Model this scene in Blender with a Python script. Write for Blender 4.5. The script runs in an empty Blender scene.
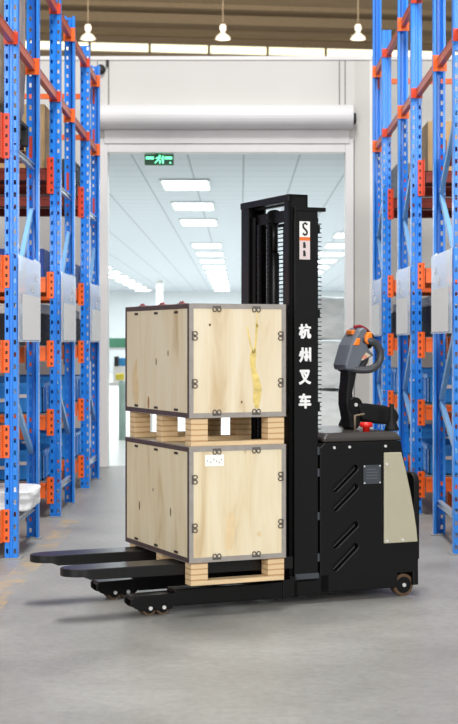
import bpy, bmesh, math, random
from mathutils import Vector, Matrix
random.seed(7)
S = bpy.context.scene
COL = S.collection
PI = math.pi

# ------------------------------------------------------------ camera
cam_d = bpy.data.cameras.new('camera')
cam = bpy.data.objects.new('camera', cam_d); COL.objects.link(cam)
cam.location = (0, 0, 1.2); cam.rotation_euler = (PI/2, 0, 0)
cam_d.sensor_fit = 'VERTICAL'; cam_d.sensor_height = 36.0; cam_d.sensor_width = 36.0
cam_d.lens = 1540/724*36
cam_d.shift_x = -11/724; cam_d.shift_y = -20/724
cam_d.clip_end = 200
cam_d.dof.use_dof = True; cam_d.dof.focus_distance = 6.95; cam_d.dof.aperture_fstop = 6.3
S.camera = cam

# ------------------------------------------------------------ world, lights, exposure
w = bpy.data.worlds.new('world'); S.world = w; w.use_nodes = True
bg = w.node_tree.nodes['Background']
bg.inputs[0].default_value = (0.93, 0.97, 1.0, 1); bg.inputs[1].default_value = 0.36
S.view_settings.view_transform = 'Standard'; S.view_settings.look = 'None'
S.view_settings.gamma = 1; S.view_settings.use_curve_mapping = False
S.view_settings.exposure = 0.35

def area(name, loc, target, sx, sy, power, col=(1, 1, 1)):
    d = bpy.data.lights.new(name, 'AREA'); d.shape = 'RECTANGLE'; d.size = sx; d.size_y = sy
    d.energy = power; d.color = col
    o = bpy.data.objects.new(name, d); COL.objects.link(o); o.location = loc
    o.rotation_euler = (Vector(target)-Vector(loc)).to_track_quat('-Z', 'Y').to_euler()
    return o
area('skylight_over_aisle', (0.1, 7.6, 8.5), (0.1, 7.7, 0), 1.5, 5, 610, (1, .985, .96))
area('front_fill_right', (4.5, -5.5, 5.0), (0.2, 8.0, 0.8), 5, 3.5, 660, (1, .98, .95))  # added fill light behind the camera, brightens the crates' right faces
area('front_fill_left', (-4.5, -4.5, 4.2), (0.0, 8.0, 0.8), 4, 3.5, 520, (1, .98, .95))  # second added fill, lifts the crates' darker left faces
area('far_roof_fill', (0, 44, 9.0), (0, 52, 13.2), 16, 6, 1000, (1, .93, .8))  # added lamp aimed upward to brighten the far roof from below

# ------------------------------------------------------------ materials
def srgb(r, g, b):
    f = lambda c: (c/255)/12.92 if c/255 <= .04045 else ((c/255+.055)/1.055)**2.4
    return (f(r), f(g), f(b), 1)
def mat(name, rgb, rough=.5, metal=0, var=.06, scale=8, bump=0, spec=.5, coat=0, stretch=(1, 1, 1), emit=None, es=0):
    m = bpy.data.materials.new(name); m.use_nodes = True
    nt = m.node_tree; n = nt.nodes; l = nt.links; b = n['Principled BSDF']
    c = srgb(*rgb)
    b.inputs['Roughness'].default_value = rough; b.inputs['Metallic'].default_value = metal
    b.inputs['Specular IOR Level'].default_value = spec; b.inputs['Coat Weight'].default_value = coat
    tc = n.new('ShaderNodeTexCoord'); mp = n.new('ShaderNodeMapping'); mp.inputs['Scale'].default_value = stretch
    l.new(tc.outputs['Object'], mp.inputs['Vector'])
    nz = n.new('ShaderNodeTexNoise'); nz.inputs['Scale'].default_value = scale; nz.inputs['Detail'].default_value = 4
    l.new(mp.outputs[0], nz.inputs['Vector'])
    cr = n.new('ShaderNodeValToRGB')
    cr.color_ramp.elements[0].position = .3; cr.color_ramp.elements[1].position = .7
    cr.color_ramp.elements[0].color = tuple(max(0, x*(1-var)) for x in c[:3])+(1,)
    cr.color_ramp.elements[1].color = tuple(min(1, x*(1+var)) for x in c[:3])+(1,)
    l.new(nz.outputs['Fac'], cr.inputs[0]); l.new(cr.outputs[0], b.inputs['Base Color'])
    if bump:
        bp = n.new('ShaderNodeBump'); bp.inputs['Strength'].default_value = bump; bp.inputs['Distance'].default_value = .01
        l.new(nz.outputs['Fac'], bp.inputs['Height']); l.new(bp.outputs[0], b.inputs['Normal'])
    if emit:
        b.inputs['Emission Color'].default_value = srgb(*emit); b.inputs['Emission Strength'].default_value = es
    return m

def plywood(name, light, mid, dark, seed):
    m = bpy.data.materials.new(name); m.use_nodes = True
    nt = m.node_tree; n = nt.nodes; l = nt.links; b = n['Principled BSDF']; b.inputs['Roughness'].default_value = .62
    tc = n.new('ShaderNodeTexCoord'); mp = n.new('ShaderNodeMapping')
    mp.inputs['Scale'].default_value = (5.5, 5.5, .9); mp.inputs['Location'].default_value = (seed, seed*2.3, seed*.7)
    l.new(tc.outputs['Object'], mp.inputs['Vector'])
    nz = n.new('ShaderNodeTexNoise'); nz.inputs['Scale'].default_value = 1.6; nz.inputs['Detail'].default_value = 6
    nz.inputs['Distortion'].default_value = .8
    l.new(mp.outputs[0], nz.inputs['Vector'])
    cr = n.new('ShaderNodeValToRGB'); e = cr.color_ramp.elements
    e[0].position = .30; e[0].color = srgb(*dark); e[1].position = .62; e[1].color = srgb(*light)
    x = e.new(.43); x.color = srgb(*mid)
    l.new(nz.outputs['Fac'], cr.inputs[0])
    # knots
    mp2 = n.new('ShaderNodeMapping'); mp2.inputs['Scale'].default_value = (5, 5, 2.6); mp2.inputs['Location'].default_value = (seed*3, seed, seed*1.9)
    l.new(tc.outputs['Object'], mp2.inputs['Vector'])
    vo = n.new('ShaderNodeTexVoronoi'); vo.inputs['Scale'].default_value = 1.15
    l.new(mp2.outputs[0], vo.inputs['Vector'])
    kr = n.new('ShaderNodeValToRGB'); k = kr.color_ramp.elements
    k[0].position = .02; k[0].color = (.4, .4, .4, 1); k[1].position = .07; k[1].color = (0, 0, 0, 1)
    l.new(vo.outputs['Distance'], kr.inputs[0])
    mx = n.new('ShaderNodeMix'); mx.data_type = 'RGBA'; mx.inputs['B'].default_value = srgb(130, 92, 52)
    l.new(kr.outputs[0], mx.inputs['Factor']); l.new(cr.outputs[0], mx.inputs['A'])
    # fine fibre
    mp3 = n.new('ShaderNodeMapping'); mp3.inputs['Scale'].default_value = (90, 90, 5)
    l.new(tc.outputs['Object'], mp3.inputs['Vector'])
    n3 = n.new('ShaderNodeTexNoise'); n3.inputs['Scale'].default_value = 1; l.new(mp3.outputs[0], n3.inputs['Vector'])
    mm = n.new('ShaderNodeMix'); mm.data_type = 'RGBA'; mm.blend_type = 'MULTIPLY'; mm.inputs['Factor'].default_value = .13
    l.new(mx.outputs['Result'], mm.inputs['A']); l.new(n3.outputs['Fac'], mm.inputs['B'])
    l.new(mm.outputs['Result'], b.inputs['Base Color'])
    return m

def layered(name):
    m = bpy.data.materials.new(name); m.use_nodes = True
    n = m.node_tree.nodes; l = m.node_tree.links; b = n['Principled BSDF']; b.inputs['Roughness'].default_value = .7
    tc = n.new('ShaderNodeTexCoord'); wv = n.new('ShaderNodeTexWave'); wv.bands_direction = 'Z'
    wv.inputs['Scale'].default_value = 13; wv.inputs['Distortion'].default_value = .8; wv.inputs['Detail'].default_value = 2
    l.new(tc.outputs['Object'], wv.inputs['Vector'])
    cr = n.new('ShaderNodeValToRGB'); e = cr.color_ramp.elements
    e[0].position = .02; e[0].color = srgb(186, 146, 100); e[1].position = .25; e[1].color = srgb(224, 194, 152)
    l.new(wv.outputs['Color'], cr.inputs[0]); l.new(cr.outputs[0], b.inputs['Base Color'])
    return m

def floor_mat():
    m = bpy.data.materials.new('concrete_floor'); m.use_nodes = True
    n = m.node_tree.nodes; l = m.node_tree.links; b = n['Principled BSDF']
    tc = n.new('ShaderNodeTexCoord')
    def noise(scale, detail, st=(1, 1, 1), rough=.55):
        mp = n.new('ShaderNodeMapping'); mp.inputs['Scale'].default_value = st; l.new(tc.outputs['Object'], mp.inputs['Vector'])
        z = n.new('ShaderNodeTexNoise'); z.inputs['Scale'].default_value = scale; z.inputs['Detail'].default_value = detail
        z.inputs['Roughness'].default_value = rough
        l.new(mp.outputs[0], z.inputs['Vector']); return z.outputs['Fac']
    a = noise(1.3, 5); f = noise(26, 5, rough=.7)
    cr = n.new('ShaderNodeValToRGB'); e = cr.color_ramp.elements
    e[0].position = .3; e[0].color = srgb(128, 127, 123); e[1].position = .72; e[1].color = srgb(158, 157, 153)
    l.new(a, cr.inputs[0])
    fr = n.new('ShaderNodeValToRGB'); e = fr.color_ramp.elements
    e[0].position = .25; e[0].color = (.72, .72, .71, 1); e[1].position = .6; e[1].color = (1, 1, 1, 1)
    l.new(f, fr.inputs[0])
    mu = n.new('ShaderNodeMix'); mu.data_type = 'RGBA'; mu.blend_type = 'MULTIPLY'; mu.inputs['Factor'].default_value = .8
    l.new(cr.outputs[0], mu.inputs['A']); l.new(fr.outputs[0], mu.inputs['B'])
    # sparse dark specks
    vo = n.new('ShaderNodeTexVoronoi'); vo.inputs['Scale'].default_value = 2.2; l.new(tc.outputs['Object'], vo.inputs['Vector'])
    vr = n.new('ShaderNodeValToRGB'); e = vr.color_ramp.elements
    e[0].position = .015; e[0].color = (.35, .35, .35, 1); e[1].position = .03; e[1].color = (0, 0, 0, 1)
    l.new(vo.outputs['Distance'], vr.inputs[0])
    sp = n.new('ShaderNodeMix'); sp.data_type = 'RGBA'; sp.inputs['B'].default_value = srgb(70, 68, 64)
    l.new(vr.outputs[0], sp.inputs['Factor']); l.new(mu.outputs['Result'], sp.inputs['A'])
    # worn yellow aisle line at x = -1.13
    sx = n.new('ShaderNodeSeparateXYZ'); l.new(tc.outputs['Object'], sx.inputs[0])
    def math_(op, x, y):
        q = n.new('ShaderNodeMath'); q.operation = op
        for i, v in enumerate((x, y)):
            if isinstance(v, (int, float)): q.inputs[i].default_value = v
            else: l.new(v, q.inputs[i])
        return q.outputs[0]
    d = math_('ABSOLUTE', math_('ADD', sx.outputs[0], 1.135), 0)
    inx = math_('LESS_THAN', d, .062)
    iny = math_('MULTIPLY', math_('GREATER_THAN', sx.outputs[1], 6.9), math_('LESS_THAN', sx.outputs[1], 10.4))
    wn = noise(5, 6, (1.6, 1, 1), .7)
    wr = n.new('ShaderNodeValToRGB'); e = wr.color_ramp.elements
    e[0].position = .44; e[0].color = (0, 0, 0, 1); e[1].position = .66; e[1].color = (.6, .6, .6, 1)
    l.new(wn, wr.inputs[0])
    mask = math_('MULTIPLY', math_('MULTIPLY', inx, iny), wr.outputs[0])
    ye = n.new('ShaderNodeMix'); ye.data_type = 'RGBA'; ye.inputs['B'].default_value = srgb(205, 168, 92)
    l.new(mask, ye.inputs['Factor']); l.new(sp.outputs['Result'], ye.inputs['A'])
    l.new(ye.outputs['Result'], b.inputs['Base Color'])
    rr = n.new('ShaderNodeMapRange'); rr.inputs['To Min'].default_value = .3; rr.inputs['To Max'].default_value = .55
    l.new(a, rr.inputs['Value']); l.new(rr.outputs[0], b.inputs['Roughness'])
    b.inputs['Specular IOR Level'].default_value = .4
    bp = n.new('ShaderNodeBump'); bp.inputs['Strength'].default_value = .12; bp.inputs['Distance'].default_value = .004
    l.new(f, bp.inputs['Height']); l.new(bp.outputs[0], b.inputs['Normal'])
    return m

def grid_mat(name, rgb, line, step, width, ox=0):
    m = bpy.data.materials.new(name); m.use_nodes = True
    n = m.node_tree.nodes; l = m.node_tree.links; b = n['Principled BSDF']; b.inputs['Roughness'].default_value = .7
    tc = n.new('ShaderNodeTexCoord'); sx = n.new('ShaderNodeSeparateXYZ'); l.new(tc.outputs['Object'], sx.inputs[0])
    outs = []
    for i in (0, 1):
        ad = n.new('ShaderNodeMath'); ad.operation = 'ADD'; ad.inputs[1].default_value = 60+(ox if i == 0 else 0)
        l.new(sx.outputs[i], ad.inputs[0])
        mo = n.new('ShaderNodeMath'); mo.operation = 'MODULO'; mo.inputs[1].default_value = step
        l.new(ad.outputs[0], mo.inputs[0])
        lt = n.new('ShaderNodeMath'); lt.operation = 'LESS_THAN'; lt.inputs[1].default_value = width
        l.new(mo.outputs[0], lt.inputs[0]); outs.append(lt.outputs[0])
    mx = n.new('ShaderNodeMath'); mx.operation = 'MAXIMUM'; l.new(outs[0], mx.inputs[0]); l.new(outs[1], mx.inputs[1])
    c = n.new('ShaderNodeMix'); c.data_type = 'RGBA'; c.inputs['A'].default_value = srgb(*rgb); c.inputs['B'].default_value = srgb(*line)
    l.new(mx.outputs[0], c.inputs['Factor']); l.new(c.outputs['Result'], b.inputs['Base Color'])
    return m

def sheet_mat(name):
    m = bpy.data.materials.new(name); m.use_nodes = True
    n = m.node_tree.nodes; l = m.node_tree.links
    b = n['Principled BSDF']; b.inputs['Base Color'].default_value = srgb(218, 228, 242); b.inputs['Roughness'].default_value = .25
    t = n.new('ShaderNodeBsdfTransparent'); t.inputs[0].default_value = (.92, .95, 1, 1)
    mx = n.new('ShaderNodeMixShader'); mx.inputs[0].default_value = .5
    l.new(t.outputs[0], mx.inputs[1]); l.new(b.outputs[0], mx.inputs[2]); l.new(mx.outputs[0], n['Material Output'].inputs['Surface'])
    return m

M = dict(
    floor=floor_mat(),
    wallw=mat('painted_wall_panel', (214, 211, 206), .55, var=.02, scale=1.5),
    wallb=mat('grey_wall_panel', (202, 200, 194), .55, var=.03, scale=1.2),
    frame=mat('white_door_frame', (232, 230, 228), .4, var=.015),
    seam=mat('panel_seam', (140, 139, 136), .6),
    shutter=mat('white_roller_housing', (236, 235, 234), .35, var=.01),
    ceil=mat('tan_roof_sheet', (150, 131, 104), .8, var=.08, scale=.6, stretch=(1, 4, 1)),
    purlin=mat('roof_purlin', (142, 124, 99), .8),
    hallwall=mat('tan_hall_wall', (140, 122, 98), .8),
    pane=mat('daylit_window_pane', (255, 244, 200), .4, emit=(255, 244, 205), es=1.05),
    tile=grid_mat('white_ceiling_tile', (213, 220, 227), (168, 176, 182), .6, .02, -.03),
    cwall=mat('pale_cyan_wall', (238, 242, 244), .6, var=.02),
    cfloor=mat('pale_epoxy_floor', (206, 208, 204), .3, var=.03, scale=1),
    led=mat('led_diffuser', (255, 255, 255), .5, emit=(250, 253, 255), es=4.5),
    ledframe=mat('led_frame', (225, 230, 232), .5),
    blue=mat('rack_blue_paint', (20, 131, 232), .38, var=.07, scale=5, coat=.1),
    blueb=mat('brace_light_blue', (120, 172, 222), .4, metal=.15, var=.06),
    zinc=mat('zinc_strut', (190, 198, 206), .35, metal=.55, var=.08),
    orange=mat('rack_orange_paint', (240, 104, 26), .45, var=.08),
    redor=mat('rack_red_orange_paint', (214, 66, 32), .45, var=.08),
    tie=mat('tie_beam_red_paint', (206, 88, 58), .35, var=.08),
    hole=mat('connector_hole_dark', (60, 30, 22), .7),
    deck=mat('shelf_deck_dark_red', (92, 26, 18), .8, var=.15, scale=3),
    deckbeam=mat('deck_beam_dark_red', (128, 42, 26), .6, var=.1),
    deckg=mat('shelf_deck_steel', (120, 120, 122), .6, var=.06),
    sheet=sheet_mat('clear_acrylic_sheet'),
    paper=mat('white_paper', (242, 241, 238), .7, var=.015),
    white=mat('white_print', (240, 240, 240), .6, var=.01),
    bin=mat('blue_bin_plastic', (40, 152, 246), .4, var=.05),
    bind=mat('dark_blue_carton', (22, 60, 140), .6, var=.05),
    dark=mat('dark_goods', (42, 40, 42), .6, var=.1),
    carton=mat('brown_carton', (196, 164, 118), .75, var=.07),
    wrap=mat('stretch_wrapped_goods', (178, 160, 136), .4, var=.35, scale=9, bump=.5, stretch=(1, 1, .5)),
    wrapw=mat('white_stretch_film', (246, 248, 249), .28, var=.1, scale=7, bump=.8, stretch=(1, 1, 2.4)),
    black=mat('black_powder_coat', (7, 7, 8), .42, var=.12, scale=40, spec=.28),
    black2=mat('black_gloss_steel', (6, 6, 7), .34, var=.1, scale=10, spec=.3),
    lid=mat('dark_lid_plastic', (52, 48, 45), .3, var=.08),
    fork=mat('fork_black_paint', (15, 15, 16), .3, var=.15, scale=9, spec=.4),
    rubber=mat('black_rubber', (8, 8, 9), .6, spec=.3),
    beige=mat('beige_cover_paint', (176, 170, 148), .38, var=.02),
    plate=mat('nameplate_grey', (74, 78, 84), .35, metal=.4),
    bolt=mat('bright_bolt', (222, 222, 220), .3, metal=.3),
    chrome=mat('chrome_rod', (205, 208, 212), .16, metal=.9, var=.02),
    chain=mat('oiled_chain', (24, 24, 26), .35, metal=.6, var=.3, scale=60),
    tread=mat('brown_polyurethane_tread', (88, 66, 44), .5, var=.12, scale=30),
    grey=mat('tiller_grey_plastic', (98, 104, 114), .42, var=.03),
    greyd=mat('handle_dark_grey', (58, 60, 66), .42, var=.04),
    btn=mat('orange_button', (246, 128, 22), .4, var=.03),
    maroon=mat('maroon_trim', (140, 24, 34), .4),
    red=mat('red_button', (214, 30, 24), .35, var=.03),
    logo=mat('beige_badge', (206, 184, 160), .5),
    labelorange=mat('label_orange', (226, 112, 40), .5),
    labelpink=mat('label_faded_pink', (216, 200, 200), .5),
    ink=mat('black_ink', (26, 24, 24), .6),
    steel=mat('crate_edge_steel', (158, 152, 146), .45, metal=.2, var=.08, scale=30),
    edgedark=mat('crate_edge_dark_strip', (72, 62, 62), .5, var=.25, scale=30),
    clip=mat('clip_wire_steel', (98, 92, 88), .4, metal=.4),
    clipd=mat('clip_dark', (36, 30, 28), .5),
    stain=mat('yellow_glue_stain', (222, 198, 120), .4, var=.24, scale=30),
    knot=mat('dark_knot', (96, 66, 40), .7),
    streak=mat('brown_wood_streak', (222, 198, 156), .65, var=.06, scale=20),
    blockw=layered('layered_block_wood'),
    board=mat('pale_board_wood', (222, 194, 152), .7, var=.12, scale=6, stretch=(1, 8, 8)),
    boardd=mat('brown_board_wood', (170, 122, 82), .7, var=.12, scale=6, stretch=(1, 8, 8)),
    green=mat('green_plastic', (92, 160, 128), .5), greengrey=mat('grey_green_film', (158, 182, 174), .5, var=.1),
    yellow=mat('yellow_plastic', (226, 206, 70), .5), cyan=mat('cyan_plastic', (52, 148, 206), .5),
    exitg=mat('exit_dark_green', (8, 52, 30), .4, emit=(6, 70, 38), es=.35),
    exitl=mat('exit_lit_green', (140, 255, 200), .4, emit=(120, 255, 190), es=1.1),
    lampw=mat('lamp_white_enamel', (236, 230, 222), .35), lampg=mat('lamp_translucent', (228, 222, 210), .2),
    rod=mat('hanger_rod', (120, 105, 85), .6),
)
M['plyA'] = plywood('plywood_upper', (235, 222, 195), (229, 212, 180), (208, 184, 146), 1.7)
M['plyB'] = plywood('plywood_lower', (235, 222, 192), (229, 212, 176), (208, 184, 144), 5.2)

# ------------------------------------------------------------ mesh helpers
class G:
    def __init__(s): s.b = bmesh.new(); s.mi = 0; s.sm = []
    def _m(s, fs, smooth=False):
        for f in fs: f.material_index = s.mi; f.smooth = smooth
    def face(s, pts):
        f = s.b.faces.new([s.b.verts.new(p) for p in pts]); s._m([f]); return f
    def box(s, x0, x1, y0, y1, z0, z1):
        x0, x1 = min(x0, x1), max(x0, x1); y0, y1 = min(y0, y1), max(y0, y1); z0, z1 = min(z0, z1), max(z0, z1)
        v = [s.b.verts.new(p) for p in ((x0,y0,z0),(x1,y0,z0),(x1,y1,z0),(x0,y1,z0),(x0,y0,z1),(x1,y0,z1),(x1,y1,z1),(x0,y1,z1))]
        fs = [s.b.faces.new([v[i] for i in q]) for q in ((3,2,1,0),(4,5,6,7),(0,1,5,4),(1,2,6,5),(2,3,7,6),(3,0,4,7))]
        s._m(fs); return s
    def bar(s, p, q, wdt, hgt, up=(0, 0, 1)):
        p, q = Vector(p), Vector(q); d = (q-p).normalized(); u = Vector(up)
        a = d.cross(u).normalized(); b = a.cross(d).normalized()
        r = []
        for c in (p, q):
            r.append([s.b.verts.new(c+a*sx*wdt/2+b*sy*hgt/2) for sx, sy in ((-1,-1),(1,-1),(1,1),(-1,1))])
        fs = [s.b.faces.new(r[0][::-1]), s.b.faces.new(r[1])]
        for i in range(4): fs.append(s.b.faces.new([r[0][i], r[0][(i+1)%4], r[1][(i+1)%4], r[1][i]]))
        s._m(fs); return s
    def tube(s, pts, rad, seg=10, closed=False, smooth=True):
        pts = [Vector(p) for p in pts]; n = len(pts)
        rads = rad if isinstance(rad, (list, tuple)) else [rad]*n
        rings = []; prev = None
        for i, p in enumerate(pts):
            if closed: t = pts[(i+1) % n]-pts[i-1]
            else: t = pts[min(i+1, n-1)]-pts[max(i-1, 0)]
            t.normalize()
            if prev is None: a = t.cross(Vector((0, 0, 1)) if abs(t.z) < .9 else Vector((1, 0, 0)))
            else: a = prev-t*prev.dot(t)
            a.normalize(); prev = a; b = t.cross(a)
            rings.append([s.b.verts.new(p+(a*math.cos(2*PI*k/seg)+b*math.sin(2*PI*k/seg))*rads[i]) for k in range(seg)])
        fs = []
        for i in range(n if closed else n-1):
            r0, r1 = rings[i], rings[(i+1) % n]
            for k in range(seg): fs.append(s.b.faces.new([r0[k], r0[(k+1)%seg], r1[(k+1)%seg], r1[k]]))
        s._m(fs, smooth)
        if not closed: s._m([s.b.faces.new(rings[0][::-1]), s.b.faces.new(rings[-1])])
        return s
    def cyl(s, c, axis, r, h, seg=20, r2=None):
        ax = {'x': Vector((1,0,0)), 'y': Vector((0,1,0)), 'z': Vector((0,0,1))}[axis]; c = Vector(c)
        return s.tube([c-ax*h/2, c+ax*h/2], [r, r if r2 is None else r2], seg)
    def prism(s, pts, axis, lo, hi):
        """2-D outline (a, b) swept along axis: y -> (a, t, b); x -> (t, a, b); z -> (a, b, t)"""
        f = {'y': lambda a, b, t: (a, t, b), 'x': lambda a, b, t: (t, a, b), 'z': lambda a, b, t: (a, b, t)}[axis]
        A = [s.b.verts.new(f(a, b, lo)) for a, b in pts]; B = [s.b.verts.new(f(a, b, hi)) for a, b in pts]; n = len(pts)
        fs = [s.b.faces.new(A), s.b.faces.new(B[::-1])]
        for i in range(n): fs.append(s.b.faces.new([A[i], B[i], B[(i+1)%n], A[(i+1)%n]]))
        s._m(fs); return s
    def lathe(s, prof, c, seg=24):
        c = Vector(c); rings = []
        for r, z in prof: rings.append([s.b.verts.new(c+Vector((r*math.cos(2*PI*k/seg), r*math.sin(2*PI*k/seg), z))) for k in range(seg)])
        fs = []
        for i in range(len(rings)-1):
            for k in range(seg): fs.append(s.b.faces.new([rings[i][k], rings[i][(k+1)%seg], rings[i+1][(k+1)%seg], rings[i+1][k]]))
        s._m(fs, True); return s
    def mesh(s, name, fix=True):
        if fix: bmesh.ops.recalc_face_normals(s.b, faces=s.b.faces[:])
        me = bpy.data.meshes.new(name); s.b.to_mesh(me); s.b.free(); return me
    def build(s, name, mats, parent=None, bevel=0, seg=2, loc=None, fix=True):
        me = s.mesh(name, fix)
        return link(name, me, mats, parent, bevel, seg, loc)
def link(name, me, mats, parent=None, bevel=0, seg=2, loc=None):
    o = bpy.data.objects.new(name, me); COL.objects.link(o)
    if not me.materials:
        for k in (mats if isinstance(mats, (list, tuple)) else [mats]): me.materials.append(M[k])
    if parent: o.parent = parent
    if loc: o.location = loc
    if bevel:
        bv = o.modifiers.new('bevel', 'BEVEL'); bv.width = bevel; bv.segments = seg; bv.limit_method = 'ANGLE'; bv.angle_limit = .6
    return o
def box(name, m, x0, x1, y0, y1, z0, z1, parent=None, bevel=0):
    return G().box(x0, x1, y0, y1, z0, z1).build(name, m, parent, bevel)
def empty(name, loc, rz=0):
    o = bpy.data.objects.new(name, None); COL.objects.link(o); o.location = loc; o.rotation_euler = (0, 0, rz)
    o.empty_display_size = .1; return o
def tag(o, label, cat, group=None):
    o['label'] = label; o['category'] = cat
    if group: o['group'] = group
    return o
def struct(o): o['kind'] = 'structure'; return o
def copy_tree(o, parent=None):
    c = o.copy(); COL.objects.link(c)
    if parent: c.parent = parent
    for ch in [x for x in o.children]: copy_tree(ch, c)
    return c

# ------------------------------------------------------------ structure
W = 14.8
struct(box('floor', 'floor', -9, 9, -7, W+.12, -.1, 0))
struct(box('floor.001', 'cfloor', -9, 9, W+.12, 63, -.1, 0))
g = G(); g.box(-9, -1.372, W, W+.12, 0, 3.91); struct(g.build('wall_left', 'wallw'))
g = G(); g.box(1.10, 9, W, W+.12, 0, 3.91); struct(g.build('wall_right', 'wallb'))
g = G(); g.box(-1.372, 1.10, W, W+.12, 3.14, 3.91); struct(g.build('wall_back', 'wallw'))
g = G()
for x in (-1.262, .955, 1.01): g.box(x-.006, x+.006, W-.006, W, 3.46, 3.905)
g.box(-1.374, -1.366, W-.004, W, 0.1, 3.9)
struct(g.build('trim_1', 'seam'))
struct(box('trim_2', 'frame', -9, 9, W-.015, W+.14, 3.91, 3.945))
struct(box('trim_3', 'frame', 1.245, 1.275, W-.02, W, 0, 3.9))
# roller door
door = struct(empty('door_1', (-.13, W, 0)))
ox = .13
def dbox(name, m, x0, x1, *r, **k): return box(name, m, x0+ox, x1+ox, *r, parent=door, **k)
dbox('door_jamb', 'frame', -1.345, -1.268, -.05, .14, 0, 3.15, bevel=.006)
dbox('door_jamb', 'frame', 1.009, 1.09, -.05, .14, 0, 3.15, bevel=.006)
g = G()
g.box(-1.268+ox, 1.009+ox, -.05, .12, 3.016, 3.10); g.box(-1.30+ox, 1.05+ox, -.065, .12, 3.10, 3.155); g.box(-1.30+ox, 1.05+ox, -.045, .12, 3.155, 3.24)
g.build('door_header', 'frame', door, bevel=.005)
pr = [(-.02+.115*math.cos(a)-.11, 3.347+.112*math.sin(a)) for a in [PI/2+PI*k/12 for k in range(13)]]
g = G(); pts = [(0, 3.459)]+pr+[(0, 3.235)]
g.prism(pts, 'x', -1.345+ox, 1.075+ox)
g.build('roller_housing', 'shutter', door, bevel=.003)
for x in (-1.375, 1.075):
    g = G(); g.box(x+ox, x+.03+ox, -.15, -.0, 3.29, 3.38); g.cyl((x+.015+ox, -.12, 3.33), 'x', .05, .034)
    g.build('roller_end_cap', 'dark', door, bevel=.004)
# hall beyond: far wall, roof, clerestory windows (the far bay lies slightly askew)
T = math.tan(math.radians(7.7))
def yy(x, y): return y+T*x
def skew(o):
    for v in o.data.vertices: v.co.y += T*v.co.x
    return o
struct(skew(box('wall_far', 'hallwall', -16, 16, 61.8, 62.1, 3.4, 13.5)))
struct(skew(box('ceiling', 'ceil', -16, 16, 26, 62.1, 13.35, 13.45)))
k = 0
for y in (27, 31, 35, 39, 43, 47, 51, 53.3, 55.6, 57.9, 60.2):
    k += 1
    o = skew(box('roof_purlin', 'purlin', -16, 16, y-.09, y+.09, 13.19, 13.35)); struct(o)
struct(skew(box('roof_beam', 'purlin', -16, 16, 56.6, 56.95, 12.85, 13.19)))
for i in range(9):
    x0 = -10.6+i*2.35
    g = G(); g.box(x0, x0+2.27, 61.66, 61.8, 12.70, 12.73); g.box(x0, x0+2.27, 61.66, 61.8, 13.03, 13.06)
    g.box(x0, x0+.02, 61.66, 61.8, 12.73, 13.03); g.box(x0+2.25, x0+2.27, 61.66, 61.8, 12.73, 13.03)
    f = struct(skew(g.build('window_%d' % (i+1), 'frame')))
    p = skew(box('pane', 'pane', x0+.02, x0+2.25, 61.7, 61.76, 12.73, 13.03)); p.parent = f
# clean room behind the door
struct(box('ceiling.001', 'tile', -9, 9, W+.12, 61, 3.2, 3.28))
struct(box('wall_room_far', 'cwall', -9, 9, 61, 61.2, 0, 3.28))
struct(box('wall_room_left', 'cwall', -9.1, -9, W+.12, 61, 0, 3.28))
struct(box('wall_room_right', 'cwall', 9, 9.1, W+.12, 61, 0, 3.28))
o = struct(box('column', 'frame', -2.72, -2.5, 49.9, 50.1, 0, 3.2))
# LED panels
led0 = None
ys = [16.4+3.03*i for i in range(15)]
n_led = 0
for ci, (cx, where) in enumerate(((-.68, 'middle'), (-3.7, 'left'), (2.05, 'right'))):
    for i, y in enumerate(ys):
        if ci == 0 and i in (0, 4): continue
        if ci == 1 and i < 8: continue
        if ci == 2 and i < 4: continue
        if led0 is None:
            r = empty('ceiling_light', (cx, y, 3.2)); led0 = r
            g = G(); g.box(-.31, .31, -.61, -.57, -.03, 0); g.box(-.31, .31, .57, .61, -.03, 0); g.box(-.31, -.28, -.57, .57, -.03, 0); g.box(.28, .31, -.57, .57, -.03, 0)
            g.build('light_frame', 'ledframe', r)
            G().box(-.28, .28, -.57, .57, -.026, -.004).build('light_diffuser', 'led', r)
        else:
            r = copy_tree(led0); r.location = (cx, y, 3.2)
        tag(r, {'middle': 'white LED ceiling panel in the long middle row beyond the door',
                'left': 'white LED ceiling panel in the distant left row above crate top',
                'right': 'white LED ceiling panel in the row right of the mast'}[where], 'ceiling light', 'LED panels, %s row' % where)
area('room_led_wash', (0, 38.5, 3.1), (0, 38.5, 0), 14, 42, 2000, (.95, .99, 1))

# exit sign
ex = empty('exit_sign', (-.78, W+.06, 2.905))
box('sign_box', 'exitg', -.14, .14, -.02, .02, 0, .105, ex, .004)
box('lit_bar', 'exitl', -.128, -.05, -.024, -.02, .055, .082, ex); box('lit_bar', 'exitl', .055, .126, -.024, -.02, .055, .082, ex)
g = G()   # running figure
g.cyl((.008, -.022, .090), 'y', .010, .004, 10)
g.bar((.0, -.022, .08), (-.012, -.022, .05), .018, .004, (0, 1, 0)); g.bar((-.012, -.022, .05), (-.04, -.022, .018), .011, .004, (0, 1, 0))
g.bar((-.010, -.022, .05), (.016, -.022, .038), .011, .004, (0, 1, 0)); g.bar((.016, -.022, .038), (.004, -.022, .014), .010, .004, (0, 1, 0))
g.bar((0, -.022, .076), (.03, -.022, .058), .009, .004, (0, 1, 0)); g.bar((0, -.022, .078), (-.034, -.022, .064), .009, .004, (0, 1, 0))
g.box(.03, .045, -.024, -.02, .016, .09)
g.build('running_figure', 'exitl', ex)
box('indicator_lamp', 'exitl', .1, .116, -.024, -.02, .014, .03, ex)
box('hanger', 'dark', -.03, .03, -.01, .01, .105, .112, ex)
tag(ex, 'small green illuminated exit sign under the roller door header', 'exit sign')

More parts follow.
